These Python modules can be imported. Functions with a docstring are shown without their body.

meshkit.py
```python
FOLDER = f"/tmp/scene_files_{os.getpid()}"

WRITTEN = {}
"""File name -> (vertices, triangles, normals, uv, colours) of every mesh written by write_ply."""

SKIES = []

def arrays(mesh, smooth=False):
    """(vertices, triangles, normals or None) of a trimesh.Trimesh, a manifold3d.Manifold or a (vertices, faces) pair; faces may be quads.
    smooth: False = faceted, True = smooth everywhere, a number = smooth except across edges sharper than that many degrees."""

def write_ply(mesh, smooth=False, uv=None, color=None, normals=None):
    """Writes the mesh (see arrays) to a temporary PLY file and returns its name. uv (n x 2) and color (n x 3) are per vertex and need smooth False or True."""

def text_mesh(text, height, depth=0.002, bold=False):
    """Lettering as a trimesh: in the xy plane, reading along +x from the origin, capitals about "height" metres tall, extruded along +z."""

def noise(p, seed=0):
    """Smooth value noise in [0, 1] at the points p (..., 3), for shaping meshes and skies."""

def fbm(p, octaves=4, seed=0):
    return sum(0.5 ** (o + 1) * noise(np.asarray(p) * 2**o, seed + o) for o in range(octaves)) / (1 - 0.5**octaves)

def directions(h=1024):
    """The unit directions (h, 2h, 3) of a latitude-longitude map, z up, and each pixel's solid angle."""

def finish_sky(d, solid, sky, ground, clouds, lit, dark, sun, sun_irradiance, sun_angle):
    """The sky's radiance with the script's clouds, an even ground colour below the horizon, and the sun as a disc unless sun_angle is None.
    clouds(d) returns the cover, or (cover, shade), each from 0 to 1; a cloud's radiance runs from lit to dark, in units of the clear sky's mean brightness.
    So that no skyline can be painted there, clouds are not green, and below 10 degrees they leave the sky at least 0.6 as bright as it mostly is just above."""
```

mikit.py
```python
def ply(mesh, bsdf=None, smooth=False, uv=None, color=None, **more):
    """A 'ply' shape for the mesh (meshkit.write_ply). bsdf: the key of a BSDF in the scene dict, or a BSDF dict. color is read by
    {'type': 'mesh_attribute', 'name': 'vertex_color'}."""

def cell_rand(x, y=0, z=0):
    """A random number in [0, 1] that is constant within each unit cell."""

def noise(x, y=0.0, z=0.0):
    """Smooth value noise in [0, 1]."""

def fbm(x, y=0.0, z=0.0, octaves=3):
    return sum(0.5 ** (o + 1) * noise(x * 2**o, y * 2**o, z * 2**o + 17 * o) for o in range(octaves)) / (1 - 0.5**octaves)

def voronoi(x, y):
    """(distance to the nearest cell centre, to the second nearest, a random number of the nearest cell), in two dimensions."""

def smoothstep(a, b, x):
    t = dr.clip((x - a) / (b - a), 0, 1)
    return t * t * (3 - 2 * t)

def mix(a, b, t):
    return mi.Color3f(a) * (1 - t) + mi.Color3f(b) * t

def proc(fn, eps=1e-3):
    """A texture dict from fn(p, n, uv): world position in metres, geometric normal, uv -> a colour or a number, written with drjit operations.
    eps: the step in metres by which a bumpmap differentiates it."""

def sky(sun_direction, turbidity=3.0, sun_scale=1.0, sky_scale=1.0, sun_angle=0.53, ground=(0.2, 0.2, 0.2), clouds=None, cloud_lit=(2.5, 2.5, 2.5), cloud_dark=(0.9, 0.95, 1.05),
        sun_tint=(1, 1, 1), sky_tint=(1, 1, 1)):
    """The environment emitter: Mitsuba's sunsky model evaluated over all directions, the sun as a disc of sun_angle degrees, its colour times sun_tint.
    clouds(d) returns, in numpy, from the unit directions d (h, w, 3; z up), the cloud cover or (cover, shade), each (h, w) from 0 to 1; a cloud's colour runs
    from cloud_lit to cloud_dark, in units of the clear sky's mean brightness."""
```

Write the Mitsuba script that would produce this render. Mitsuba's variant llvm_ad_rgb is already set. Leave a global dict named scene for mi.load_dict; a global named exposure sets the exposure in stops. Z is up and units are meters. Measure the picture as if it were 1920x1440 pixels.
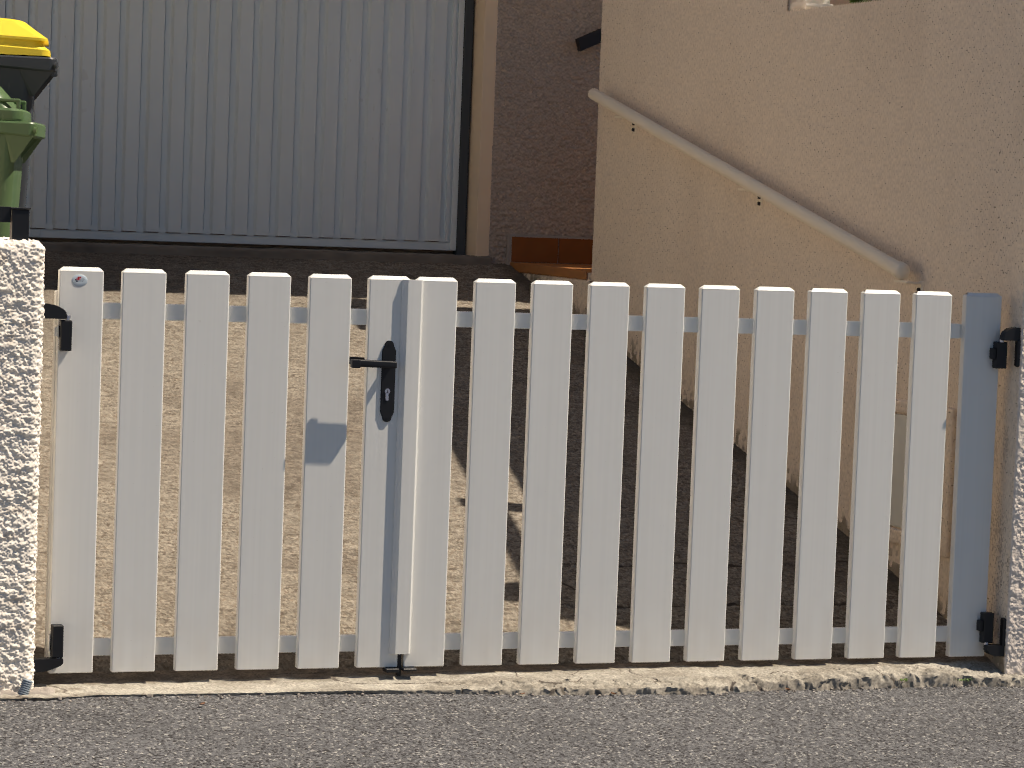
import math
import numpy as np, trimesh, manifold3d as m3, drjit as dr, mitsuba as mi
import mikit, meshkit
from shapely.geometry import Polygon, Point, box as sbox
from shapely.ops import unary_union

# ---------------------------------------------------------------- camera, sky, exposure
CAM = np.array([-1.4038, -8.2254, 1.4503])
YAW, PITCH, ROLL = 0.3306, -0.0651, 0.0382
F = np.array([math.sin(YAW) * math.cos(PITCH), math.cos(YAW) * math.cos(PITCH), math.sin(PITCH)])
_r = np.array([math.cos(YAW), -math.sin(YAW), 0])
_u = np.cross(_r, F)
UP = -math.sin(ROLL) * _r + math.cos(ROLL) * _u
T = mi.ScalarTransform4f
SUN = (0.60, -0.20, 1.0)
scene = {
    'type': 'scene',
    'camera': {'type': 'perspective', 'fov': math.degrees(2 * math.atan(960 / 5251.3)), 'fov_axis': 'x', 'near_clip': 0.1, 'far_clip': 500.0,
               'to_world': T().look_at(origin=CAM.tolist(), target=(CAM + F).tolist(), up=UP.tolist())},
    'sky': mikit.sky(SUN, turbidity=3.0, sun_scale=1.0, sky_scale=0.41, sun_tint=(0.97, 1.0, 1.06)),
}
exposure = 2.11
labels = {}
rng = np.random.default_rng(7)

# ---------------------------------------------------------------- materials
noise, fbm, voronoi, cell_rand, smoothstep, mix, proc = (getattr(mikit, k) for k in 'noise fbm voronoi cell_rand smoothstep mix proc'.split())


def pbr(name, color, rough=0.5, bump=None, bscale=1.0, eps=1e-3, two=True, **kw):
    c = {'type': 'rgb', 'value': list(color)} if isinstance(color, (tuple, list)) else proc(color)
    b = {'type': 'principled', 'base_color': c, 'roughness': rough, **kw}
    if bump is not None:
        b = {'type': 'bumpmap', 'nested_texture': proc(bump, eps), 'scale': bscale, 'nested_bsdf': b}
    scene[name] = {'type': 'twosided', 'nested_bsdf': b} if two else b


def asphalt_col(p, n, uv):
    d1, d2, r = voronoi(p.x * 150, p.y * 150)
    g = fbm(p.x * 2.3, p.y * 2.3, 0.0, 3)
    f = noise(p.x * 320, p.y * 320, 3.0)
    c = mix((.047, .048, .052), (.170, .171, .174), r)
    c = mix(c, (.42, .405, .37), smoothstep(.90, .97, r) * .75)
    c = mix(c, (.03, .028, .028), smoothstep(.32, .10, r) * .9)
    c = mix(c, (.05, .047, .045), smoothstep(.10, .02, d2 - d1) * .5)
    return c * (0.50 + 0.95 * f) * (0.84 + 0.32 * g)


def asphalt_bump(p, n, uv):
    d1, d2, r = voronoi(p.x * 150, p.y * 150)
    return .0035 * (1 - dr.minimum(d1, 1.0)) * (.4 + r)


def drive_col(p, n, uv):
    d1, d2, r = voronoi(p.x * 165, p.y * 95)
    big = fbm(p.x * 1.6 + 3, p.y * 2.2, 0.0, 3)
    streak = noise(p.x * 24, p.y * 60, 5.0)
    f = noise(p.x * 170, p.y * 170, 2.0)
    c = mix((.142, .125, .101), (.285, .258, .215), r)
    c = mix(c, (.17, .135, .10), smoothstep(.24, .05, r) * .7)
    c = mix(c, (.12, .10, .08), smoothstep(.48, .74, big) * .5)
    c = c * (.76 + .40 * streak) * (.78 + .42 * f)
    dk = smoothstep(.70, .82, noise(p.x * 60 - p.y * 20, p.y * 100 + p.x * 15, 3.0))
    c = mix(c, (.07, .057, .045), dk * .6)
    # moss and dirt along the foot of the wall on the right
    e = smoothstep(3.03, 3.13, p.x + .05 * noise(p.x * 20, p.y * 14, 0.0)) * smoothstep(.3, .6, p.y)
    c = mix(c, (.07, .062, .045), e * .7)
    # old cracks and joints
    j = dr.minimum(dr.abs(p.y - .86 - .03 * noise(p.x * 6, 0.0, 1.0) - .012 * noise(p.x * 40, 0.0, 2.0)),
                   dr.abs(p.y - .48 - .02 * noise(p.x * 7, 4.0, 1.0) - .012 * noise(p.x * 40, 9.0, 2.0)))
    c = mix(c, (.06, .05, .04), smoothstep(.010, .003, j) * smoothstep(1.75, 1.85, p.x))
    k = dr.abs((p.x - 1.86) * .9 + (p.y - .70) * .25 + .03 * (noise(p.x * 9, p.y * 9, 3.0) - .5))
    c = mix(c, (.06, .05, .04), smoothstep(.008, .002, k) * smoothstep(.45, .5, p.y) * smoothstep(.92, .86, p.y))
    return c


def drive_bump(p, n, uv):
    d1, d2, r = voronoi(p.x * 165, p.y * 95)
    groove = noise(p.x * 40 + p.y * 14, p.y * 80 - p.x * 20, 7.0)
    return .004 * (1 - dr.minimum(d1, 1.0)) * (.3 + r) + .005 * groove


def kerb_col(p, n, uv):
    a = fbm(p.x * 9, p.y * 16, p.z * 12, 4)
    f = noise(p.x * 190, p.y * 190, p.z * 190)
    c = mix((.22, .20, .165), (.355, .335, .285), smoothstep(.25, .7, a))
    c = mix(c, (.16, .13, .10), smoothstep(.64, .80, fbm(p.x * 14 + 5, p.y * 22, p.z * 9, 3)) * .7)
    # broken mortar face: grey and dirty where it drops to the road
    v = smoothstep(.75, .25, dr.abs(n.z))
    c = mix(c, (.26, .235, .20), v * .5)
    rr = dr.sqrt(dr.square((p.x - 2.19) / .058) + dr.square((p.y + .185) / .075)) + .12 * (noise(p.x * 60, p.y * 60, 2.0) - .5)
    c = mix(c, (.06, .05, .045), smoothstep(.13, .05, dr.abs(rr - 1)) * .9)
    e = smoothstep(.004, .03, p.y + .03 * (noise(p.x * 22, p.y * 30, 5.0) - .5))  # dark strip under the gate: its shade painted in as earth brown
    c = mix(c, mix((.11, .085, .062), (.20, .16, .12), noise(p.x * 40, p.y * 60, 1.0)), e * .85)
    # hairline cracks
    w = p.x + .06 * noise(p.x * 3, p.y * 30, 1.0)
    k = dr.abs(noise(w * 5.0, p.y * 7.0, 4.0) - .5)
    c = mix(c, (.10, .085, .07), smoothstep(.018, .004, k) * smoothstep(.48, .62, noise(p.x * 2.2, p.y * 4, 8.0)) * .9)
    return c * (.62 + .7 * f)


def stucco_col(p, n, uv):
    a = fbm(p.y * 1.1, p.z * .9, p.x * 1.1, 3)
    # runs of dirt down the face
    run = fbm(p.y * 3.1 + p.x * 3, p.z * 1.4, 3.0, 4)
    f = noise(p.x * 150, p.y * 150, p.z * 95)
    s = noise(p.x * 210, p.y * 210, p.z * 120 + 50)
    c = mix((.745, .63, .50), (.79, .68, .55), a)
    c = mix(c, (.60, .495, .385), smoothstep(.48, .78, run) * .32)
    c = c * (.86 + .24 * f)
    c = mix(c, (.22, .165, .115), smoothstep(.80, .92, s) * .8)
    # moss near the ramp and near the gate
    foot = -.003 + .2233 * p.y
    h = p.z - foot
    m = smoothstep(.10, .0, h - .07 * noise(p.y * 30, p.z * 26, 1.0) + .02) * smoothstep(.42, .62, noise(p.y * 45, p.z * 45, 6.0) + .25 * smoothstep(.07, .0, h))
    c = mix(c, (.13, .11, .075), m * .75)
    g = smoothstep(.25, .02, p.y) * smoothstep(1.5, .2, p.z) * smoothstep(.60, .76, .55 * noise(p.y * 210, p.z * 150, 2.0) + .45 * noise(p.y * 30, p.z * 7, 7.0))
    c = mix(c, (.30, .24, .18), g * .6)
    # the front end of the wall has a paler coat
    return mix(c, mi.Color3f(.76, .68, .60) * (.85 + .2 * f), smoothstep(-.060, -.070, p.y) * smoothstep(2.56, 2.54, p.z))


def stucco_bump(p, n, uv):
    return .0028 * noise(p.x * 120, p.y * 120, p.z * 95) + .0018 * noise(p.x * 260, p.y * 260, p.z * 220)


def house_col(p, n, uv):
    a = fbm(p.x * 1.5, p.z * 1.2, p.y, 3)
    f = noise(p.x * 120, p.y * 120, p.z * 120)
    c = mix((.38, .32, .27), (.48, .41, .35), a)
    foot = smoothstep(.30, .0, p.z - 1.15)
    c = mix(c, (.34, .29, .25), foot * .6 * noise(p.x * 15, p.z * 15, 0.0))
    return c * (.75 + .45 * f)


def cream_col(p, n, uv):
    a = fbm(p.x * 7, p.y * 7, p.z * 7, 3)
    f = noise(p.x * 110, p.y * 110, p.z * 110)
    c = mix((.78, .725, .64), (.86, .81, .73), a)
    c = mix(c, (.50, .43, .35), smoothstep(.62, .85, noise(p.x * 26, p.y * 26, p.z * 26)) * .5)
    return c * (.86 + .2 * f)


def slat_col(p, n, uv):
    s = noise(p.x * 55, p.z * 1.3, 4.0)
    s2 = noise(p.x * 160, p.z * 2.6, 1.0)
    sp = noise(p.x * 190, p.z * 190, p.y * 190)
    low = smoothstep(.35, .0, p.z)
    c = mix((.715, .715, .68), (.76, .76, .725), .45 * s + .55 * s2)
    c = mix(c, (.58, .52, .44), low * .22 * noise(p.x * 30, p.z * 14, 2.0))
    return mix(c, (.45, .41, .36), smoothstep(.972, .99, sp) * .25)


def door_col(p, n, uv):
    a = fbm(p.x * 1.2, p.z * 1.0, 2.0, 3)
    r = noise(p.x * 28, p.z * 1.5, 6.0)
    c = mix((.60, .68, .72), (.64, .72, .76), a)
    c = c * (.97 + .05 * r)
    d = smoothstep(.90, .95, noise(p.x * 55, p.z * 26, 3.0)) * smoothstep(.45, .75, noise(p.x * 2.5, p.z * 2.5, 9.0))
    return mix(c, (.36, .35, .33), d * .22)


def plastic_wear(base, worn):
    def fn(p, n, uv):
        a = fbm(p.x * 9, p.y * 9, p.z * 4, 3)
        s = smoothstep(.80, .92, noise(p.x * 60, p.y * 60, p.z * 14))
        return mix(mix(base, worn, a * .5), worn, s * .5)
    return fn


pbr('asphalt', asphalt_col, .85, asphalt_bump, 1.0, .0015, specular=.25)
pbr('drive_concrete', drive_col, .85, drive_bump, 1.0, .003, specular=.25)
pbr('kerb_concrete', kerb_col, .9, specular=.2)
pbr('kerb_dark', lambda p, n, uv: mix((.13, .115, .10), (.26, .235, .20), fbm(p.x * 11, p.y * 20, p.z * 20, 3)), .9, specular=.1)
pbr('stucco', stucco_col, .92, stucco_bump, 1.0, .0015, specular=.15)
pbr('house_stucco', house_col, .95, specular=.1)
pbr('smooth_render', (.56, .455, .35), .9, specular=.15)
pbr('cream_stucco', cream_col, .92, specular=.15)
pbr('slat_paint', slat_col, .42, specular=.45)
pbr('door_paint', door_col, .5, specular=.4)
pbr('frame_paint', (.045, .058, .072), .5)
pbr('black_iron', (.009, .010, .013), .42, specular=.35)
pbr('rail_paint', (.82, .74, .60), .55, specular=.25)
pbr('side_render', (.74, .66, .555), .9, specular=.15)
pbr('tile_glaze', lambda p, n, uv: mix((.19, .06, .014), (.235, .082, .021), fbm(p.x * 14, p.y * 14, p.z * 14, 3)), .38)
pbr('tile_floor', lambda p, n, uv: mix((.36, .15, .045), (.44, .19, .06), fbm(p.x * 14, p.y * 14, p.z * 14, 3)), .4)
pbr('grout', (.33, .30, .27), .9)
pbr('green_plastic', plastic_wear((.058, .115, .045), (.12, .17, .09)), .40)
pbr('dark_plastic', plastic_wear((.025, .032, .042), (.05, .058, .068)), .42)
pbr('yellow_plastic', plastic_wear((.78, .60, .03), (.82, .64, .08)), .38)
pbr('lid_highlight', (.75, .78, .78), .3)
pbr('meter_paint', (.62, .62, .56), .45)
pbr('white_pvc', (.82, .80, .76), .4)
pbr('grey_pvc', (.22, .27, .32), .45)
pbr('sticker_base', (.50, .58, .64), .25, specular=.7)
pbr('sticker_red', (.50, .02, .03), .4)
pbr('sticker_black', (.02, .02, .03), .4)
pbr('leaf_brown', lambda p, n, uv: mix((.16, .07, .035), (.26, .13, .06), noise(p.x * 200, p.y * 200, 0.0)), .7)
pbr('green_leaf', lambda p, n, uv: mix((.045, .10, .014), (.12, .20, .03), noise(p.x * 22, p.y * 22, p.z * 22)), .5)
pbr('stone_grey', (.28, .25, .22), .9)
scene['steel'] = {'type': 'roughconductor', 'material': 'Cr', 'alpha': .25}
pbr('terrace_floor', (.45, .38, .31), .9)
pbr('soil', (.16, .14, .11), .95)


# ---------------------------------------------------------------- helpers
def add(key, mesh, mat, smooth=False, **kw):
    base, n = key, 0
    while key in scene:
        n += 1
        key = f'{base}_{n:03d}'
    scene[key] = mikit.ply(mesh, mat, smooth)
    if kw:
        labels[key] = kw
    return key


def thing(name, label, category, group=None):
    key, n = name, 0
    while key in labels:
        n += 1
        key = f'{name}_{n:03d}'
    labels[key] = {'label': label, 'category': category}
    if group:
        labels[key]['group'] = group
    return key


def structure(key, mesh, mat, label, smooth=False):
    return add(key, mesh, mat, smooth, label=label, category=key.replace('_', ' '), kind='structure')


cat = trimesh.util.concatenate


def bx(x0, x1, y0, y1, z0, z1, ch=0.0):
    lo, hi = np.array([x0, y0, z0], float), np.array([x1, y1, z1], float)
    if ch <= 0:
        return trimesh.creation.box(bounds=[lo, hi])
    pts = []
    for s in np.ndindex(2, 2, 2):
        c = np.where(s, hi, lo)
        inn = np.where(s, -1, 1) * ch
        for k in range(3):
            q = c + inn
            q[k] = c[k]
            pts.append(q)
    return trimesh.convex.convex_hull(np.array(pts))


def extrude_z(poly, z0, z1):
    m = trimesh.creation.extrude_polygon(poly, z1 - z0, engine='earcut')
    m.apply_translation([0, 0, z0])
    return m


def extrude_y(poly, y0, y1):
    """poly in (x, z)"""
    m = trimesh.creation.extrude_polygon(poly, y1 - y0, engine='earcut')
    v = m.vertices.copy()
    m.vertices = np.stack([v[:, 0], y1 - v[:, 2], v[:, 1]], 1)
    return m


def extrude_x(poly, x0, x1):
    """poly in (y, z)"""
    m = trimesh.creation.extrude_polygon(poly, x1 - x0, engine='earcut')
    v = m.vertices.copy()
    m.vertices = np.stack([v[:, 2] + x0, v[:, 0], v[:, 1]], 1)
    return m


def cyl(a, b, r, n=20, r2=None):
    a, b = np.array(a, float), np.array(b, float)
    d = b - a
    L = np.linalg.norm(d)
    prof = [[0, 0], [r, 0], [r if r2 is None else r2, L], [0, L]]
    m = trimesh.creation.revolve(prof, sections=n)
    m.apply_transform(trimesh.geometry.align_vectors([0, 0, 1], d / L))
    m.apply_translation(a)
    return m


def hull(pts):
    return trimesh.convex.convex_hull(np.asarray(pts, float))


def sph(c, r, n=2):
    m = trimesh.creation.icosphere(n, radius=r)
    m.apply_translation(c)
    return m


def grid(us, vs, fn):
    """fn(U, V) -> (..., 3); the sheet's mesh"""
    U, V = np.meshgrid(us, vs, indexing='ij')
    P = fn(U, V).reshape(-1, 3)
    n, m = len(us), len(vs)
    i, j = np.meshgrid(np.arange(n - 1), np.arange(m - 1), indexing='ij')
    a = (i * m + j).ravel()
    f = np.vstack([np.stack([a, a + m, a + m + 1], 1), np.stack([a, a + m + 1, a + 1], 1)])
    return trimesh.Trimesh(P, f, process=False)


def steps(*spec):
    """steps(a, (b, d), (c, d2)...) values from a to b about d apart, on to c about d2 apart"""
    out = [spec[0]]
    for b, d in spec[1:]:
        n = max(1, int(math.ceil(abs(b - out[-1]) / d)))
        out += list(np.linspace(out[-1], b, n + 1)[1:])
    return np.array(out)


def rough_box(xs, ys, zs, radius, height, faces):
    """A box on the tensor grid xs, ys, zs, its edges rounded, each point pushed out by height(points, normals)."""
    lo = np.array([xs[0], ys[0], zs[0]])
    hi = np.array([xs[-1], ys[-1], zs[-1]])
    parts = []
    mk = {'-x': (ys, zs, lambda a, b: np.stack([np.full_like(a, xs[0]), a, b], -1), True),
          '+x': (ys, zs, lambda a, b: np.stack([np.full_like(a, xs[-1]), a, b], -1), False),
          '-y': (xs, zs, lambda a, b: np.stack([a, np.full_like(a, ys[0]), b], -1), False),
          '+y': (xs, zs, lambda a, b: np.stack([a, np.full_like(a, ys[-1]), b], -1), True),
          '+z': (xs, ys, lambda a, b: np.stack([a, b, np.full_like(a, zs[-1])], -1), False)}
    for k in faces:
        us, vs, fn, flip = mk[k]
        g = grid(us, vs, fn)
        if flip:
            g.invert()
        parts.append(g)
    m = cat(parts)
    p = m.vertices
    q = np.clip(p, lo + radius, hi - radius)
    d = p - q
    L = np.linalg.norm(d, axis=1, keepdims=True)
    n = d / np.maximum(L, 1e-9)
    v = q + n * radius
    v = v + n * height(v, n)[:, None]
    m.vertices = v
    m.merge_vertices(digits_vertex=5)
    return m


mn = meshkit.noise
mfbm = meshkit.fbm

# ---------------------------------------------------------------- ground, road, driveway, kerb
structure('ground', grid(np.array([-150., 150.]), np.array([-80., 150.]), lambda x, y: np.stack([x, y, np.full_like(x, -.45)], -1)), 'soil', 'brown earth reaching away behind the houses')


def road_z(x):
    return -.048 - .011 * np.clip(x, -1.5, 5)


def road(x, y):
    p = np.stack([x * 1.0, y * 1.0, 0 * x], -1)
    fine = (x > -.9) & (x < 3.9) & (y > -1.9)
    h = .0035 * (mn(p * 105) - .5) + .003 * (mn(p * 210, 3) - .5) + .006 * (mfbm(p * 4, 3, 5) - .5)
    z = road_z(x) + np.where(fine, h, 0)
    return np.stack([x, y, z], -1)


structure('road', grid(steps(-60, (-3, 8), (-.7, .2), (3.7, .006), (6, .2), (60, 8)), steps(-60, (-4, 8), (-1.75, .2), (-.02, .0055)), road), 'asphalt',
          'grey asphalt road running past in front of the gate', True)

RAMP0, RAMPS = -.003, .2233


def ramp_z(y):
    return RAMP0 + RAMPS * y


def drive(x, y):
    p = np.stack([x, y, 0 * x], -1)
    dents = .010 * (mfbm(p * np.array([2.2, 2.6, 1]), 3, 2) - .5)
    st = .004 * (mn(p * np.array([75, 60, 1]), 5) - .5) + .004 * (mn(p * np.array([30, 46, 1]), 9) - .5)
    z = ramp_z(y) + dents * np.clip((y - .1) / .6, 0, 1) * np.clip((5.0 - y) / .5, 0, 1) + st
    z = z - .034 * np.clip((.5 - y) / .45, 0, 1) - .03 * np.clip((.12 - y) / .08, 0, 1)
    for yy, ph in ((.86, 1), (.48, 2)):
        line = yy + .012 + .02 * (mn(np.stack([x * 6, 0 * x + ph * 3., 0 * x], -1)) - .3)
        z = z - .010 * np.exp(-((y - line) / .008) ** 2) * np.clip((x - 1.75) / .1, 0, 1)
    return np.stack([x, y, z], -1)


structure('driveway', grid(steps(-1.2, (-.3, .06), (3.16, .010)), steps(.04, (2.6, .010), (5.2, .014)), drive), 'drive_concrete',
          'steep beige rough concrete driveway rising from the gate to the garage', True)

KX = [-.6, -.03, .065, .15, .31, .64, .97, 1.14, 1.465, 1.64, 1.99, 2.08, 2.19, 2.40, 2.58, 2.78, 2.88, 3.0, 3.15, 3.4]
KY = [-.14, -.19, -.15, -.125, -.122, -.124, -.126, -.127, -.172, -.178, -.192, -.185, -.150, -.130, -.118, -.100, -.092, -.10, -.110, -.12]
KH = [.010, .010, .008, .006, .006, .009, .013, .013, .021, .022, .028, .026, .028, .037, .042, .047, .051, .043, .030, .03]


def kerb(x, v):
    yc = np.interp(x, KX, KY)
    h = np.interp(x, KX, KH)
    n1 = mfbm(np.stack([x * 26, 0 * x, 0 * x], -1), 3, 1) - .5
    rough = np.clip((x - .9) / .5, .25, 1)
    yc = yc + n1 * .022 * rough
    zr = road_z(x)
    ztop = -.034 + .008 * x
    y = np.where(v < 1, yc + (1 - v) * np.interp(x, [.9, 1.5], [.016, -.012]), np.where(v < 2, yc + (v - 1) * .026, yc + .026 + (v - 2) * (.30 - yc - .026)))
    zl = zr + h
    z = np.where(v < 1, zr - .02 + v * (h * .8 + .02), np.where(v < 2, zr + h * (.8 + .2 * (v - 1)), 0))
    t = np.clip((v - 2), 0, 1)
    s = np.clip(t / .42, 0, 1)
    ztopline = zl + (ztop - zl) * s * s * (3 - 2 * s)
    zr2 = np.maximum(ztopline, ramp_z(y) - .034 * np.clip((.5 - y) / .45, 0, 1) - .006)
    z = np.where(v < 2, z, zr2)
    p = np.stack([x, y, z], -1)
    d = np.stack([mn(p * 75, 1), mn(p * 75, 2), mn(p * 75, 3)], -1) - .5
    d2 = np.stack([mn(p * 30, 4), mn(p * 30, 5), mn(p * 30, 6)], -1) - .5
    amp = np.where((v > .1) & (v < 2.15), 1.0, .0) * rough
    d3 = np.stack([mn(p * 150, 11), mn(p * 150, 12), mn(p * 150, 13)], -1) - .5
    p = p + d * (.011 * amp)[..., None] + d2 * (.013 * amp)[..., None] + d3 * (.007 * amp)[..., None]
    p[..., 2] += np.where(v >= 2, .0035 * (mn(p * 55, 8) - .5) + .006 * (mfbm(p * 8, 3, 9) - .5), 0)
    # the chunk that has cracked away in an arch
    ax, ay = 2.19, -.185
    rr = np.hypot((x - ax) / .058, (y - ay) / .075)
    p[..., 2] -= .016 * np.exp(-((rr - 1) / .13) ** 2) * (v > .8)
    return p


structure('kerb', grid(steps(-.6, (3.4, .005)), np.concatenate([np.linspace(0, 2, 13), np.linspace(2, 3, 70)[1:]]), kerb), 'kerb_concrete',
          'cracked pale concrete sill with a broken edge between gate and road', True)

# ---------------------------------------------------------------- front pillar wall on the left


def lumps(p, n):
    a = mn(p * 48, 1)
    b = mn(p * 100, 2)
    e = mn(p * 200, 4)
    c = mfbm(p * 12, 2, 3)
    return .0055 * a ** 1.3 + .0085 * b ** 1.2 + .0055 * e + .006 * (c - .5) - .008


bowl = thing('pillar_wall', 'cream rough stucco pillar and wall left of the gate', 'pillar')
pm = rough_box(steps(-3.2, (-.30, .05), (-.055, .0023)), steps(-.085, (-.03, .0025), (.22, .012)), steps(-.35, (-.07, .05), (1.283, .0023)), .034, lumps, ['-y', '+x', '+z', '+y'])
pm.vertices[:, 1] += .17 * np.clip(pm.vertices[:, 0] + .055, -.5, 0) * np.clip((.2 - pm.vertices[:, 1]) / .25, 0, 1)
add(bowl + '__pillar', pm, 'cream_stucco', 35)
rl = thing('iron_railing', 'black iron railing end standing on the cream pillar', 'railing')
add(rl + '__post', cat([bx(-.152, -.103, -.066, -.02, 1.255, 1.372, .002), bx(-.155, -.100, -.069, -.017, 1.3722, 1.3775, .001)]), 'black_iron')
add(rl + '__flat_bar', bx(-3.0, -.1535, -.050, -.040, 1.334, 1.379, .001), 'black_iron')

# corrugated conduit stub at the pillar's foot
cd = thing('conduit', 'grey corrugated conduit stub leaning at the foot of the pillar', 'pipe')
prof = [[.0, 0], [.013, 0]]
for k in range(11):
    z0 = k * .0064
    prof += [[.0150, z0 + .001], [.0165, z0 + .0022], [.0165, z0 + .0036], [.0150, z0 + .0048], [.0125, z0 + .0056]]
prof += [[.011, .071], [.010, .05], [0, .05]]
m = trimesh.creation.revolve(prof, sections=28)
m.apply_transform(trimesh.geometry.align_vectors([0, 0, 1], np.array([.36, .12, 1.0]) / np.linalg.norm([.36, .12, 1.0])))
m.apply_translation([-.103, -.128, -.062])
add(cd + '__tube', m, 'grey_pvc', 40)
# broken mortar lump round it
def mortar(p, n):
    return .034 * (mfbm(p * 16, 3, 12) - .5) + .010 * (mn(p * 60, 4) - .5)


add(bowl + '__mortar_foot', rough_box(steps(-.26, (.012, .005)), steps(-.150, (-.04, .005)), steps(-.12, (-.030, .005)), .03, mortar, ['-y', '-x', '+x', '+z']), 'stone_grey', 35)

# side wall along the left edge of the driveway
sw = thing('side_wall', 'plain beige side wall along the left edge of the driveway beside the bins', 'wall')
add(sw + '__wall', rough_box(steps(-.95, (-.72, .1)), steps(.225, (5.08, .03)), steps(-.3, (3.3, .03)), .02, lambda p, n: .010 * mn(p * 26, 61), ['+x', '-y', '+z', '-x']), 'side_render', 35)

# ---------------------------------------------------------------- tall wall on the right
XW, YA, YC = 3.157, -.069, 3.99
bw = thing('boundary_wall', 'tall beige stucco wall along the right side of the driveway', 'wall')


def wall_h(p, n):
    front = np.clip(-n[:, 1], 0, 1) ** 1.5
    rear = np.clip(n[:, 1], 0, 1)
    fine = .0016 * mn(p * np.array([90, 90, 60]), 1) + .004 * (mfbm(p * 1.3, 2, 3) - .5)
    big = .005 * mn(p * 95, 5) ** 1.2 + .0045 * mn(p * 180, 6) + .002 * mn(p * 40, 4) - .003
    return fine * (1 - front) + big * front + rear * .006 * mn(p * 40, 2) - .002


sheet = rough_box(steps(XW, (XW + .10, .003), (XW + .16, .01), (9, .3)), steps(YA, (-.03, .0025), (.10, .006), (YC - .05, .014), (YC, .006)), steps(-.30, (-.08, .03), (1.4, .0055), (2.24, .010), (2.53, .02), (2.8, .03)), .008, wall_h, ['-x', '-y', '+y'])
c = sheet.triangles_center
keep = (c[:, 2] < 2.236) | ((c[:, 1] > 1.911) & (c[:, 2] < 2.53) & (c[:, 0] < XW + .075)) | ((c[:, 1] > 3.45) & (c[:, 0] < XW + .075)) | ((c[:, 1] < .3) & (c[:, 2] < 2.53))
sheet.update_faces(keep)
sheet.remove_unreferenced_vertices()
solid = [bx(XW + .010, XW + .15, YA + .012, YC - .006, -.3, 2.234), bx(XW + .010, XW + .072, 1.914, YC - .006, 2.2335, 2.528), bx(XW + .010, XW + .072, 3.455, YC - .006, 2.527, 2.80),
         bx(XW + .010, XW + .20, YA + .012, .30, 2.2335, 2.53), bx(XW + .010, XW + .15, .295, .56, 2.2335, 2.42), bx(XW + .151, 9, YA + .012, .12, -.3, 2.53)]
add(bw + '__wall', cat([sheet] + solid), 'stucco', 35)
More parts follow.
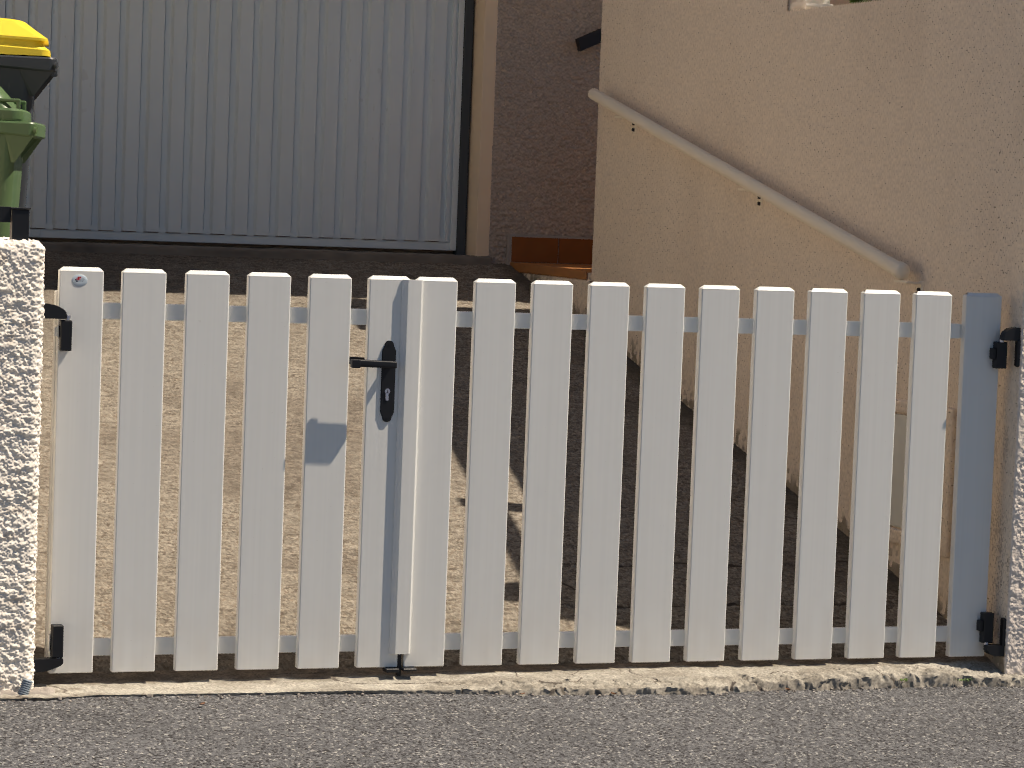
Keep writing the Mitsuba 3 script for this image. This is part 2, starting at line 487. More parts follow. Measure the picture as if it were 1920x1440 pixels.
add(bw + '__jamb', rough_box(steps(XW + .006, (XW + .074, .006)), steps(1.902, (1.913, .005)), steps(2.235, (2.50, .008)), .004, lambda p, n: .005 * mn(p * 70, 71), ['-y', '-x', '+x']), 'grout', 35)
add(bw + '__parapet_rail', cyl((XW + .027, .27, 2.512), (XW + .027, 1.93, 2.512), .043, 24), 'rail_paint', 40)
add(bw + '__parapet_post', bx(XW + .008, XW + .06, 1.025, 1.115, 2.23, 2.70, .006), 'rail_paint')
add(bw + '__ball_finial', cat([sph((XW + .055, .115, 2.70), .098, 3), cyl((XW + .055, .115, 2.52), (XW + .055, .115, 2.63), .05)]), 'smooth_render', 40)

# meter cupboard let into the wall
mb = thing('meter_box', 'small closed grey meter cupboard set low in the beige wall near the gate', 'meter box')
add(mb + '__door', bx(XW - .008, XW + .004, .404, .803, .341, .744, .002), 'meter_paint')


def mortar2(p, n):
    return .008 * (mfbm(p * 22, 3, 15) - .5) + .004 * (mn(p * 70, 6) - .5)


fr = []
for (ya, yb, za, zb) in ((.362, .853, .750, .797), (.362, .853, .282, .335), (.352, .399, .282, .797), (.808, .853, .29, .79)):
    fr.append(rough_box(steps(XW - .016, (XW + .006, .008)), steps(ya, (yb, .008)), steps(za, (zb, .008)), .008, mortar2, ['-x', '-y', '+y', '+z']))
add(mb + '__mortar_frame', cat(fr), 'stucco', 35)

# handrail
hr = thing('handrail', 'beige round handrail sloping down the tall beige wall', 'handrail')
A, B = np.array([3.085, 3.86, 1.955]), np.array([3.085, .70, 1.262])
d = (B - A) / np.linalg.norm(B - A)
rr = .0265
prof = [[0, -.012], [.014, -.0105], [.022, -.006], [rr, 0]] + [[rr, np.linalg.norm(B - A)]]
L = np.linalg.norm(B - A)
prof += [[.0305, L], [.0305, L + .030], [.026, L + .040], [.015, L + .046], [0, L + .047]]
m = trimesh.creation.revolve(prof, sections=32)
m.apply_transform(trimesh.geometry.align_vectors([0, 0, 1], d))
m.apply_translation(A)
add(hr + '__tube', m, 'rail_paint', 40)
for yb in (3.50, 2.08, .66):
    t = (A[1] - yb) / (A[1] - B[1])
    zc = A[2] + (B[2] - A[2]) * t
    segs = [bx(3.094, XW + .004, yb - .010, yb + .010, zc - .040, zc - .034, .001), bx(XW - .006, XW + .004, yb - .014, yb + .014, zc - .102, zc - .028, .002), bx(3.074, 3.096, yb - .05, yb + .05, zc - .036, zc - .028)]
    add(hr + '__bracket', cat(segs), 'rail_paint', 35)
    for sc in (-.086, -.060):
        add(hr + '__screw', cyl((XW - .005, yb, zc + sc), (XW - .014, yb, zc + sc), .0075, 12), 'black_iron', 40)

# terrace behind the wall, white post and shrub seen through the opening
structure('terrace', bx(XW + .15, 9, .12, YC - .01, -.3, 1.68), 'terrace_floor', 'raised terrace behind the beige wall')
wp = thing('white_post', 'white post seen through the notch at the top of the beige wall', 'post')
add(wp + '__shaft', cat([bx(3.335, 3.463, 2.17, 2.29, 1.67, 2.72, .004), bx(3.339, 3.350, 2.166, 2.1705, 2.3, 2.72)]), 'white_pvc')
add(wp + '__base', cat([bx(3.31, 3.475, 2.135, 2.31, 1.675, 2.292, .012)]), 'white_pvc')
sh = thing('shrub', 'green leafy shrub behind the notch at the top of the beige wall', 'shrub')
lv, lf = [], []
for k in range(3600):
    c0 = np.array([rng.uniform(3.46, 3.9), rng.uniform(1.15, 2.14), rng.uniform(2.12, 2.58)])
    if c0[1] > 2.0 and c0[0] < 3.5:
        continue
    a = rng.normal(size=3)
    a /= np.linalg.norm(a)
    b = np.cross(a, rng.normal(size=3))
    b /= np.linalg.norm(b)
    s = rng.uniform(.022, .038)
    nn = np.cross(a, b) * s * .25
    i = len(lv)
    lv += [c0 - a * s, c0 + b * s * .5 + nn, c0 + a * s, c0 - b * s * .5 + nn]
    lf += [[i, i + 1, i + 2], [i, i + 2, i + 3]]
add(sh + '__leaf', trimesh.Trimesh(np.array(lv), np.array(lf), process=False), 'green_leaf', kind='stuff')
add(sh + '__stem', cat([cyl((3.6, 1.4 + .25 * k, 1.67), (3.6 + .08 * (-1) ** k, 1.4 + .27 * k, 2.5), .012, 8, .005) for k in range(3)]), 'soil')

# ---------------------------------------------------------------- house
YH, YD = 5.10, 5.25
hs = thing('house', 'beige stucco house with a ribbed grey garage door at the top of the driveway', 'house')


def house_h(p, n):
    return .013 * mn(p * np.array([85, 1, 70]), 21) ** 1.4 + .004 * mn(p * 30, 22) + .008 * mn(p * np.array([150, 1, 120]), 23) - .009


XR = 2.953
hw = grid(steps(3.012, (3.80, .0036)), steps(.95, (2.60, .0036)), lambda x, z: np.stack([x, YH - (house_h(np.stack([x, 0 * x, z], -1).reshape(-1, 3), None).reshape(x.shape)) * np.clip((x - 3.008) / .03, .12, 1), z], -1))
add(hs + '__rough_wall', hw, 'house_stucco', True)
core = [bx(XR, 9, YH + .004, 9, -.3, 6.2), bx(.43, XR + .001, YH + .0045, 9, 3.24, 6.2), bx(-6, .43, YH + .004, 9, -.3, 6.2), bx(.42, 2.96, YD + .12, 8.99, -.3, 3.25)]
add(hs + '__wall', cat(core), 'smooth_render')


def reveal_h(p, n):
    return .003 * mn(p * 30, 31) + .003 * mn(p * 9, 32) - .002


pbr('reveal_render', (.74, .60, .44), .9, specular=.15)
add(hs + '__reveal', rough_box(steps(XR - .002, (3.02, .006)), steps(YH - .003, (YD + .05, .008)), steps(1.12, (3.24, .012)), .006, reveal_h, ['-x', '-y']), 'reveal_render', 40)
add(hs + '__balcony', bx(-4.5, 8.5, 3.90, YH + .02, 3.30, 3.52, .01), 'smooth_render')
# sill under the garage door


def sill_h(p, n):
    return .006 * (mn(p * 24, 41) - .5) + .008 * (mfbm(p * 6, 2, 42) - .5)


add(hs + '__sill', rough_box(steps(.3, (3.03, .014)), steps(YH - .03, (YD + .1, .012)), steps(.95, (1.10, .05), (1.172, .008)), .012, sill_h, ['-y', '+z', '+x']), 'kerb_dark', True)
gd = hs + '__garage_door'
labels[gd] = {'label': 'grey garage door of vertical raised panels'}
x0, zb, zt = .49, 1.190, 3.19
add(gd + '__backing', cat([bx(.47, 2.893, YD + .026, YD + .04, zb + .0465, zt), bx(.47, 2.893, YD + .006, YD + .0255, zb, zb + .0415, .002)]), 'door_paint')
add(gd + '__stile', cat([bx(2.862, 2.894, YD - .006, YD + .0096, zb + .0005, zt, .003), bx(2.843, 2.8615, YD + .002, YD + .0259, zb + .0425, zt, .002)]), 'door_paint')
add(gd + '__frame', cat([bx(2.896, 2.9405, YD - .012, YD + .06, 1.16, 3.24, .004), bx(2.941, 2.952, YD + .02, YD + .06, 1.16, 3.24), bx(.43, .47, YD - .012, YD + .06, 1.16, 3.24), bx(.4705, 2.8955, YD - .012, YD + .06, zt + .003, 3.24)]), 'frame_paint')
xr0 = .715
for k in range(-2, 20):
    xa, xb = xr0 + k * .11 + .030, xr0 + (k + 1) * .11 - .001
    if k == 19:
        xb = 2.835
    z0 = zb + .046
    s = .013
    add(gd + '__groove', bx(xa - .0265, xa + .006, YD + .0096, YD + .0262, z0 + .0003, zt - .012), 'door_paint')
    add(gd + '__groove_foot', bx(xa - .0305, xa + .004, YD + .004, YD + .0098, z0 - .0044, z0 + .02), 'door_paint')
    pr = Polygon([(xa, YD + .0098), (xa + s, YD - .009), (xb - .002, YD - .009), (xb - .001, YD - .007), (xb, YD + .020), (xa, YD + .020)])
    add(gd + '__panel', extrude_z(pr, z0, zt - .01), 'door_paint')
# dark stair rail on the house wall
q = Polygon([(3.416, 2.272), (3.435, 2.212), (5.1, 3.0), (5.1, 3.072)])
sr = thing('stair_rail', 'black square stair rail sloping up on the shaded house wall', 'handrail')
add(sr + '__bar', extrude_y(q, 5.005, 5.05), 'black_iron')
add(sr + '__bracket', bx(3.60, 3.62, 5.045, 5.11, 2.33, 2.35), 'black_iron')
add(sr + '__bracket', bx(4.6, 4.62, 5.045, 5.11, 2.80, 2.82), 'black_iron')

# ---------------------------------------------------------------- tiled landing between the house and the wall
ld = thing('tiled_landing', 'orange tiled step between the house and the end of the beige wall', 'step')


def plinth_h(p, n):
    return .006 * mn(p * 40, 51) + .004 * mn(p * 90, 52) - .003


add(ld + '__plinth', cat([rough_box(steps(3.135, (3.30, .01)), steps(3.95, (5.13, .008)), steps(.7, (1.097, .008)), .006, plinth_h, ['-x', '+z']), bx(3.145, 9, YC + .001, 5.11, .5, 1.132)]), 'stucco', 35)
ty = np.linspace(3.992, 5.098, 6)
for i in range(5):
    add(ld + '__nosing_tile', bx(3.128, 3.1375, ty[i] + .002, ty[i + 1] - .002, 1.100, 1.1445, .002), 'tile_floor')
    for j in range(4):
        xa = 3.128 + .253 * j
        add(ld + '__floor_tile', bx(xa + (.0 if j == 0 else .002), xa + .251, ty[i] + .002, ty[i + 1] - .002, 1.1325, 1.1455, .0015), 'tile_floor')
for j in range(4):
    add(ld + '__riser_tile', bx(3.133 + .25 * j, 3.379 + .25 * j, 5.074, 5.088, 1.148, 1.273, .0015), 'tile_glaze')
add(ld + '__grout', cat([bx(3.112, 4.2, 5.080, 5.108, 1.1, 1.285, .003)]), 'grout')

# ---------------------------------------------------------------- gate
XL = [0.0008, 0.1885, 0.3811, 0.5708, 0.7611, 0.9486, 1.0994, 1.2896, 1.4785, 1.6681, 1.8572, 2.0456, 2.2365, 2.4254, 2.6151, 2.8027, 2.9862]
SW, SD, SH = .1316, .031, 1.1956


def slat(x):
    def rect(i, r=.004):
        return sbox(x + i, i * .8, x + SW - i, SD - i * .8)
    pr = sbox(x + .0042, .0042, x + SW - .0042, SD - .0042).buffer(.0042, quad_segs=4)
    body = extrude_z(pr, .0022, SH)
    foot = hull([[px, py, .0022] for px, py in list(pr.exterior.coords)] + [[px, py, 0] for px, py in list(pr.buffer(-.002).exterior.coords)])
    cb = list(sbox(x + .0012, .0012, x + SW - .0012, SD - .0012).buffer(.0010, quad_segs=2).exterior.coords)
    cap = hull([[px, py, SH + .0002] for px, py in cb] + [[px, py, SH + .0012] for px, py in cb]
               + [[x + .013, .011, SH + .0125], [x + SW - .013, .011, SH + .0125], [x + .013, SD - .011, SH + .0125], [x + SW - .013, SD - .011, SH + .0125]])
    # the joint of cap and slat: a hair's breadth set back
    return cat([body, foot, cap])


gl = thing('gate_leaf', 'narrow left gate leaf of six cream slats with the black lock', 'gate')
g2 = thing('gate_leaf', 'wide right gate leaf of eleven cream slats', 'gate')
for i, x in enumerate(XL):
    add((gl if i < 6 else g2) + '__slat', slat(x), 'slat_paint', 30)
for leaf, xa, xb in ((gl, XL[0] + .01, XL[5] + SW - .01), (g2, XL[6] + .01, XL[15] + SW + .045)):
    add(leaf + '__rail', bx(xa, xb, .0215, .0405, 1.0555, 1.1042, .0015), 'slat_paint')
    add(leaf + '__rail', bx(xa, xb + (.09 if leaf == g2 else 0), .0215, .0405, .0475, .0985, .0015), 'slat_paint')
add(g2 + '__rail', bx(XL[15] + SW + .047, XL[16] + .02, .023, .039, 1.0575, 1.102, .0015), 'slat_paint')
add(gl + '__stile', bx(-.0015, .030, .0325, .072, .004, 1.135, .002), 'slat_paint')
# overlap strip on the right leaf, over the joint
pf = Polygon([(1.051, -.0008), (1.051, -.0035), (1.0565, -.0075), (1.0585, -.0078), (1.0655, -.0142), (1.067, -.0150), (1.1085, -.0150), (1.1110, -.0140), (1.1118, -.0100), (1.1140, -.0082), (1.1165, -.0075), (1.1175, -.0055), (1.1175, -.0008)])
add(g2 + '__overlap_strip', extrude_z(pf, .043, 1.1985), 'slat_paint', 25)
# lock plate
xc, zc0, zc1 = 1.0168, .7605, 1.0105
hwid = .0218
half = []
prof = [(0, .1250), (.006, .1242), (.0105, .1215), (.0135, .117), (.0145, .112), (.0145, .108), (.0155, .1065), (.0172, .1065), (.0180, .1015), (.0205, .0975), (hwid, .0945)]
zm = (zc0 + zc1) / 2
pts = [(a, b) for a, b in prof] + [(a, -b) for a, b in prof[::-1]]
poly = Polygon([(xc + a, zm + b) for a, b in pts] + [(xc - a, zm + b) for a, b in pts[::-1][1:-1]])
plate = cat([extrude_y(poly, -.0035, -.0002), extrude_y(poly.buffer(-.0015), -.0055, -.0034), cyl((xc, -.0055, zm + .113), (xc, -.0068, zm + .113), .0042, 14), cyl((xc, -.0055, zm - .113), (xc, -.0068, zm - .113), .0042, 14)])
add(gl + '__lock_plate', plate, 'black_iron', 30)


def rbox(a, b, r):
    a, b = np.array(a, float), np.array(b, float)
    s = trimesh.creation.icosphere(1, radius=r).vertices
    return hull(np.vstack([np.where(k, b - r, a + r) + s for k in np.ndindex(2, 2, 2)]))


def lever(y0, y1, s):
    s0 = trimesh.creation.icosphere(1, radius=.0055).vertices
    grip = hull(np.vstack([np.array(q) + s0 for q in [(1.022, y0, .934), (1.022, y0, .945), (1.022, y1, .934), (1.022, y1, .945), (.905, y0, .9375), (.905, y0, .949), (.905, y1, .9375), (.905, y1, .949)]]))
    end = rbox((.8845, min(y0, y1) - .0075, .9285), (.911, max(y0, y1) + .0075, .9545), .003)
    neck = cyl((1.0185, s, .9395), (1.0185, (y0 + y1) / 2, .9395), .0105, 20)
    return [grip, end, neck]


add(gl + '__lever_handle', cat(lever(-.056, -.044, -.004)), 'black_iron', 35)
add(gl + '__lever_handle', cat(lever(.075, .087, .032)), 'black_iron', 35)
cy = cat([cyl((1.0142, -.004, .8555), (1.0142, -.0085, .8555), .0085, 24), bx(1.0092, 1.0192, -.0082, -.004, .8315, .850, .001), cyl((1.0142, -.004, .8315), (1.0142, -.008, .8315), .005, 16)])
add(gl + '__lock_cylinder', cy, 'steel', 40)
add(gl + '__key_slot', cat([bx(1.0134, 1.0150, -.0092, -.0086, .8505, .8600), bx(1.0116, 1.0168, -.0092, -.0086, .8500, .8516)]), 'sticker_black')
# sticker
ov = Point(0, 0).buffer(1, quad_segs=24)
from shapely import affinity
st = affinity.translate(affinity.scale(ov, .0215, .0168), .0602, 1.1690)
dome = []
for k in range(5):
    s = math.cos(k * .25)
    dome += [[.0602 + .0235 * s * math.cos(t), -.0002 - .0022 * math.sin(k * .25) / math.sin(1.0), 1.1690 + .0178 * s * math.sin(t)] for t in np.linspace(0, 2 * math.pi, 40, endpoint=False)]
add(gl + '__sticker', hull(dome), 'sticker_base', 50, label='small oval silver-blue sticker with a red and black emblem')
sx, sz, sy = .0555, 1.1715, -.0024
red = unary_union([sbox(-.0015, -.0020, .0022, .0085), sbox(-.0015, .0055, .0085, .0085), sbox(-.0055, .0002, .0075, .0034)])
blk = unary_union([sbox(-.0095, -.0022, -.0050, .0012), sbox(-.0060, -.0066, -.0012, -.0022)])
add(gl + '__sticker__emblem', extrude_y(affinity.translate(red, sx, sz), sy - .0004, sy + .0002), 'sticker_red')
add(gl + '__sticker__emblem', extrude_y(affinity.translate(blk, sx, sz), sy - .0004, sy + .0002), 'sticker_black')
tl = [bx(sx + .009, sx + .0185, sy - .0002, sy + .0004, sz + .0012, sz + .0030), bx(sx + .001, sx + .0185, sy - .0003, sy + .0003, sz - .0026, sz - .0012), bx(sx - .001, sx + .0150, sy - .0003, sy + .0003, sz - .0052, sz - .0040)]
add(gl + '__sticker__print', cat(tl), 'grey_pvc')
# stop bolt under the joint
add(gl + '__bolt_foot', cat([bx(1.037, 1.079, -.024, .02, -.0135, -.001, .002)]), 'black_iron')
add(g2 + '__bolt_foot', cat([bx(1.091, 1.137, -.026, .02, -.0105, -.0008, .003)]), 'black_iron')
add(g2 + '__bolt_rod', bx(1.0815, 1.0935, .004, .02, -.028, .30), 'black_iron')

# ---------------------------------------------------------------- hinges


def arm(pts, y0, y1, r=.004):
    m = extrude_y(Polygon(pts).buffer(-r).buffer(r, quad_segs=4), y0, y1)
    return m


h1 = gl + '__hinge'
labels[h1] = {'label': 'black upper hinge joining the left gate leaf to the cream pillar'}
add(h1 + '__block', bx(.003, .0365, -.034, -.0008, .962, 1.0525, .0025), 'black_iron')
add(h1 + '__arm', arm([(-.075, 1.056), (-.075, 1.0995), (-.035, 1.0995), (-.012, 1.095), (.008, 1.086), (.018, 1.076), (.021, 1.058), (.012, 1.056)], -.036, -.004), 'black_iron', 40)
add(h1 + '__pin', cat([cyl((.024, -.018, 1.050), (.024, -.018, 1.0665), .0065, 18), cyl((.024, -.018, 1.0575), (.024, -.018, 1.0655), .0095, 18)]), 'steel', 40)
add(h1 + '__bracket', cat([bx(-.0025, .0005, -.012, .018, 1.000, 1.035), bx(-.010, .001, -.004, -.002, 1.004, 1.031)]), 'slat_paint')
h2 = gl + '__hinge_001'
labels[h2] = {'label': 'black lower hinge at the bottom of the left gate leaf'}
add(h2 + '__block', bx(.003, .0365, -.034, -.0008, .052, .149, .0025), 'black_iron')
add(h2 + '__arm', arm([(-.075, .012), (-.02, .012), (.006, .019), (.030, .029), (.037, .036), (.037, .0505), (-.075, .0485)], -.036, -.004), 'black_iron', 40)
add(h2 + '__pin', cyl((.024, -.018, .0495), (.024, -.018, .0535), .009, 18), 'steel', 40)
add(h2 + '__bracket', bx(-.0025, .0005, -.012, .018, .070, .118), 'slat_paint')
h3 = g2 + '__hinge'
labels[h3] = {'label': 'black upper hinge between the right gate leaf and the beige wall'}
add(h3 + '__block', cat([bx(3.0905, 3.128, -.034, -.0008, .962, 1.050, .0025), bx(3.079, 3.092, -.027, -.0006, .992, 1.028, .002)]), 'black_iron')
add(h3 + '__arm', arm([(3.099, 1.056), (3.101, 1.074), (3.108, 1.086), (3.122, 1.095), (3.145, 1.099), (3.170, 1.099), (3.170, 1.056)], -.060, -.028), 'black_iron', 40)
add(h3 + '__pin', cyl((3.107, -.030, 1.049), (3.107, -.030, 1.0575), .0085, 18), 'steel', 40)
add(h3 + '__wall_plate', bx(XW - .009, XW + .003, -.066, -.042, .970, 1.060, .004), 'black_iron')
h4 = g2 + '__hinge_001'
labels[h4] = {'label': 'black lower hinge at the bottom of the right gate leaf'}
add(h4 + '__block', cat([bx(3.0925, 3.128, -.034, -.0008, .049, .150, .0025), bx(3.081, 3.094, -.027, -.0006, .088, .124, .002)]), 'black_iron')
add(h4 + '__arm', arm([(3.096, .046), (3.096, .030), (3.104, .017), (3.122, .010), (3.170, .008), (3.170, .046)], -.060, -.028), 'black_iron', 40)
add(h4 + '__pin', cyl((3.104, -.030, .045), (3.104, -.030, .0525), .0085, 18), 'steel', 40)
add(h4 + '__wall_plate', bx(XW - .009, XW + .003, -.064, -.036, .040, .136, .004), 'black_iron')

# ---------------------------------------------------------------- wheelie bins


def rrect(cx, a, b, r, n=5):
    """rounded rectangle outline, x from cx - a to cx + a, y +-b"""
    out = []
    for sx_, sy_, t0 in ((1, 1, 0), (-1, 1, 90), (-1, -1, 180), (1, -1, 270)):
        for k in range(n + 1):
            t = math.radians(t0 + 90 * k / n)
            out.append((cx + sx_ * (a - r) + r * math.cos(t), sy_ * (b - r) + r * math.sin(t)))
    return np.array(out)


def loft(rings, cap0=True, cap1=True):
    """rings: list of (outline (n,2), z) -> closed mesh"""
    n = len(rings[0][0])
    V = [np.column_stack([o, np.full(n, z) if np.isscalar(z) else z]) for o, z in rings]
    v = np.vstack(V)
    f = []
    for k in range(len(rings) - 1):
        for i in range(n):
            a, b = k * n + i, k * n + (i + 1) % n
            f += [[a, b, b + n], [a, b + n, a + n]]
    if cap0:
        v = np.vstack([v, V[0].mean(0)])
        f += [[(i + 1) % n, i, len(v) - 1] for i in range(n)]
    if cap1:
        v = np.vstack([v, V[-1].mean(0)])
        o = (len(rings) - 1) * n
        f += [[o + i, o + (i + 1) % n, len(v) - 1] for i in range(n)]
    return trimesh.Trimesh(v, np.array(f), process=False)


def bin_at(key, L, W, H, bodymat, lidmat, M, rim_h, lidfn, oh):
    """local axes: +x the bin's front, z up; H: height of the rim's top edge"""
    def put(m):
        m = m.copy()
        m.apply_transform(M)
        return m
    a, b = L / 2, W / 2
    def body_ring(front, back, w, z, r=.045):
        return rrect((front + back) / 2, (front - back) / 2, w, r), z
    rings = [body_ring(a - oh - .055, -a * .72, b * .78, .03), body_ring(a - oh - .050, -a * .74, b * .80, .06), body_ring(a - oh - .014, -a * .90, b * .90, H - rim_h - .22), body_ring(a - oh - .004, -a * .92, b * .92, H - rim_h - .04), body_ring(a - oh, -a * .92, b * .93, H - .004)]
    add(key + '__body', put(loft(rings)), bodymat, 35)
    # rim: a flange turned down, deepest at the lifting edge in front
    def rim_ring(sx_, w, f, dz):
        o = rrect(.006, a * sx_, b * w, .035)
        return o, H - rim_h * f * (.62 + .38 * np.clip(o[:, 0] / a, -1, 1)) + dz
    rim = [rim_ring(.93, .92, 1.0, -.004), rim_ring(.985, .985, 1.0, 0), rim_ring(1.0, 1.0, .9, 0), rim_ring(1.0, 1.0, .12, 0), rim_ring(.985, .985, 0, 0), rim_ring(.90, .90, 0, .002)]
    add(key + '__rim', put(loft(rim)), bodymat, 25)
    zr = H - rim_h
    gs = []
    for s_ in (-1, 1):
        gs.append(hull([[a * .98, s_ * b * .97, zr + .006], [a * .98, s_ * b * .90, zr + .006], [a * .55, s_ * b * .95, zr + .02], [a - oh - .004, s_ * b * .92, zr - .105], [a - oh - .02, s_ * b * .90, zr - .105], [a * .55, s_ * b * .80, zr + .02]]))
        gs.append(hull([[a * .98, s_ * b * .40 - .008, zr + .006], [a * .98, s_ * b * .40 + .008, zr + .006], [a * .6, s_ * b * .40 - .008, zr + .01], [a * .6, s_ * b * .40 + .008, zr + .01], [a - oh - .006, s_ * b * .40 - .008, zr - .085], [a - oh - .006, s_ * b * .40 + .008, zr - .085]]))
    gs.append(cyl((a * .99, -b * .99, zr + .028), (a * .99 + .012, -b * .99 - .004, zr + .028), .013, 14))
    for g_ in gs:
        add(key + '__gusset', put(g_), bodymat)
    lidfn(key, put, a, b, H, lidmat)
    ax = [cyl((-a * .86, s * (b - .03), .1), (-a * .86, s * (b + .02), .1), .1, 28) for s in (-1, 1)]
    for w in ax:
        add(key + '__wheel', put(w), 'black_iron', 40)
    hb = [cyl((-a - .05, -b * .7, H + .0), (-a - .05, b * .7, H + .0), .014, 14)] + [bx(-a - .055, -a * .85, s * b * .6 - .02, s * b * .6 + .02, H - .03, H + .012, .004) for s in (-1, 1)]
    add(key + '__handle', put(cat(hb)), bodymat, 40)


def lid_green(key, put, a, b, H, mat):
    # slopes up from the front lip to the hinge, hump in the middle
    def ring(x0_, x1_, w, z0_, z1_, r):
        o = rrect((x0_ + x1_) / 2, (x1_ - x0_) / 2, w, r)
        z = z0_ + (z1_ - z0_) * (o[:, 0] - x0_) / (x1_ - x0_)
        return o, z
    xf = a * .80
    m = loft([ring(-a * .98, xf, b * .90, H + .003, H + .003, .05), ring(-a * .98, xf + .004, b * .91, H + .014, H + .012, .05), ring(-a * .98, xf + .002, b * .91, H + .052, H + .044, .05), ring(-a * .96, xf - .012, b * .88, H + .062, H + .054, .05)])
    add(key + '__lid', put(m), mat, 25)
    m = loft([ring(-a * .92, xf - .035, b * .82, H + .056, H + .050, .05), ring(-a * .88, xf - .075, b * .74, H + .115, H + .100, .05), ring(-a * .84, xf - .120, b * .66, H + .160, H + .150, .05), ring(-a * .80, xf - .135, b * .62, H + .166, H + .157, .05)])
    add(key + '__lid__crown', put(m), mat, 25)
    for s_ in (-1, 1):
        y0_ = s_ * b * .55
        add(key + '__lid__grip', put(cat([rbox((xf - .115, y0_ - .055, H + .050), (xf - .098, y0_ - .040, H + .094), .004), rbox((xf - .028, y0_ - .055, H + .046), (xf - .012, y0_ - .040, H + .088), .004), rbox((xf - .115, y0_ - .056, H + .080), (xf - .012, y0_ - .038, H + .095), .005)])), mat, 40)
    add(key + '__lid__catch', put(bx(-.03, xf - .105, -b * .80, -b * .66, H + .085, H + .115, .004)), 'black_iron')
    lab = [[-.12, -b * .78, H + .125], [xf - .135, -b * .76, H + .118], [xf - .165, -b * .58, H + .182], [-.12, -b * .60, H + .190]]
    nn = np.cross(np.array(lab[1]) - lab[0], np.array(lab[3]) - lab[0])
    nn /= np.linalg.norm(nn)
    add(key + '__lid__plate', put(hull([np.array(q) + nn * t for q in lab for t in (0, .008)])), 'lid_highlight')  # white plate standing in for the glossy highlight on the lid


def lid_yellow(key, put, a, b, H, mat):
    def ring(x0_, x1_, w, z0_, z1_, r):
        o = rrect((x0_ + x1_) / 2, (x1_ - x0_) / 2, w, r)
        z = z0_ + (z1_ - z0_) * (o[:, 0] - x0_) / (x1_ - x0_)
        return o, z
    m = loft([ring(-a * .96, a * .93, b * .93, H + .006, H + .006, .04), ring(-a * .96, a * .93, b * .93, H + .060, H + .030, .04), ring(-a * .94, a * .86, b * .89, H + .072, H + .048, .05),
              ring(-a * .94, a * .84, b * .88, H + .085, H + .068, .05), ring(-a * .97, a * .90, b * .93, H + .088, H + .070, .04), ring(-a * .97, a * .90, b * .93, H + .100, H + .080, .04), ring(-a * .90, a * .72, b * .80, H + .148, H + .124, .06), ring(-a * .86, a * .62, b * .74, H + .176, H + .150, .06), ring(-a * .84, a * .56, b * .68, H + .184, H + .158, .06)])
    add(key + '__lid', put(m), mat, 25)


def place(x, y, z, deg):
    M = trimesh.transformations.rotation_matrix(math.radians(deg), [0, 0, 1])
    M[:3, 3] = [x, y, z]
    return M


gb = thing('wheelie_bin', 'green wheelie bin in front of the grey one on the driveway', 'bin')
GA = -14
gy = 3.42
gx = .51 - .275 * math.cos(math.radians(GA)) + .25 * math.sin(math.radians(GA)) * 1
bin_at(gb, .55, .48, .935, 'green_plastic', 'green_plastic', place(.232, 3.56, ramp_z(3.56) - .03, GA), .060, lid_green, .076)
yb_ = thing('wheelie_bin', 'dark grey wheelie bin with a yellow lid behind the green bin', 'bin')
bin_at(yb_, .70, .58, 1.03, 'dark_plastic', 'yellow_plastic', place(.308, 4.12, ramp_z(4.12) + .040, -10), .062, lid_yellow, .085)

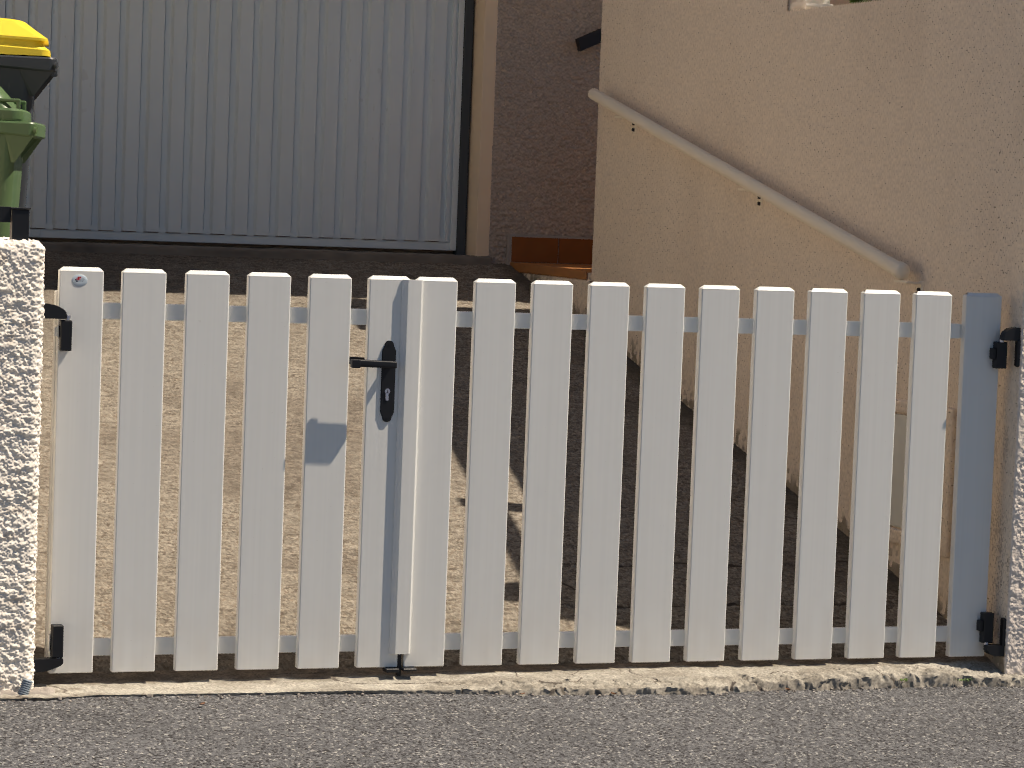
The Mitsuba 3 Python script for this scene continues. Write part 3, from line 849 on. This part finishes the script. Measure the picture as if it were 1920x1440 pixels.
# ---------------------------------------------------------------- small debris
for x_, y_, s_, lab in ((.399, -.305, .014, 'dry brown leaf lying out on the asphalt to the left'), (1.425, -.193, .011, 'dry reddish leaf scrap at the kerb below the seventh slat gap'), (1.72, -.205, .012, 'dry leaf scrap by the kerb right of the middle'), (2.33, -.165, .014, 'dry red leaf scrap by the cracked chunk of kerb')):
    t = thing('dry_leaf', lab, 'leaf')
    ang = rng.uniform(0, 6.28)
    g = grid(np.linspace(-1, 1, 7), np.linspace(-1, 1, 5), lambda u, v: np.stack([x_ + s_ * (u * math.cos(ang) - v * .5 * (1 - u * u) * math.sin(ang)), y_ + s_ * (u * math.sin(ang) + v * .5 * (1 - u * u) * math.cos(ang)),
                                                                                      road_z(np.full_like(u, x_)) + .006 + s_ * (.25 * v * v + .22 * np.abs(u) ** 1.5)], -1))
    add(t + '__blade', g, 'leaf_brown', True)
for x_, y_, z_, n_, s_, lab in ((2.76, -.112, -.062, 9, .020, 'small green weed growing from the broken kerb edge'), (2.985, -.118, -.062, 26, .011, 'low tuft of green moss weed at the right end of the kerb')):
    t = thing('weed', lab, 'weed')
    v, f = [], []
    for k in range(n_):
        a = rng.uniform(0, 6.28)
        r0 = rng.uniform(0, .012 if n_ < 12 else .03)
        c0 = np.array([x_ + r0 * math.cos(a * 3), y_ + .4 * r0 * math.sin(a * 3), z_ + rng.uniform(0, .006)])
        dvec = np.array([math.cos(a), math.sin(a) * .7, rng.uniform(.2, .9)])
        sv = np.array([-math.sin(a), math.cos(a), 0])
        L_ = s_ * rng.uniform(.7, 1.3)
        i = len(v)
        v += [c0, c0 + dvec * L_ * .6 + sv * L_ * .25, c0 + dvec * L_ * [1, 1, .75], c0 + dvec * L_ * .6 - sv * L_ * .25]
        f += [[i, i + 1, i + 2], [i, i + 2, i + 3]]
    add(t + '__leaf', trimesh.Trimesh(np.array(v), np.array(f), process=False), 'green_leaf')

# loose grit gathered along the kerb
gp, gf = [], []
ico = trimesh.creation.icosphere(0)
for k in range(170):
    gx_ = rng.uniform(-.2, 3.2)
    gy_ = np.interp(gx_, KX, KY) - abs(rng.normal(0, .022)) - .004
    r_ = rng.uniform(.0022, .0058) * (1.5 if rng.random() < .08 else 1)
    v = ico.vertices * rng.uniform(.6, 1.2, 3) * r_ + rng.normal(0, .12, ico.vertices.shape) * r_
    gf.append(ico.faces + 12 * k)
    gp.append(v + [gx_, gy_, road_z(np.float64(gx_)) + r_ * .5])
add('grit', trimesh.Trimesh(np.vstack(gp), np.vstack(gf), process=False), 'stone_grey', label='loose grey grit lying along the foot of the kerb', category='grit', kind='stuff')
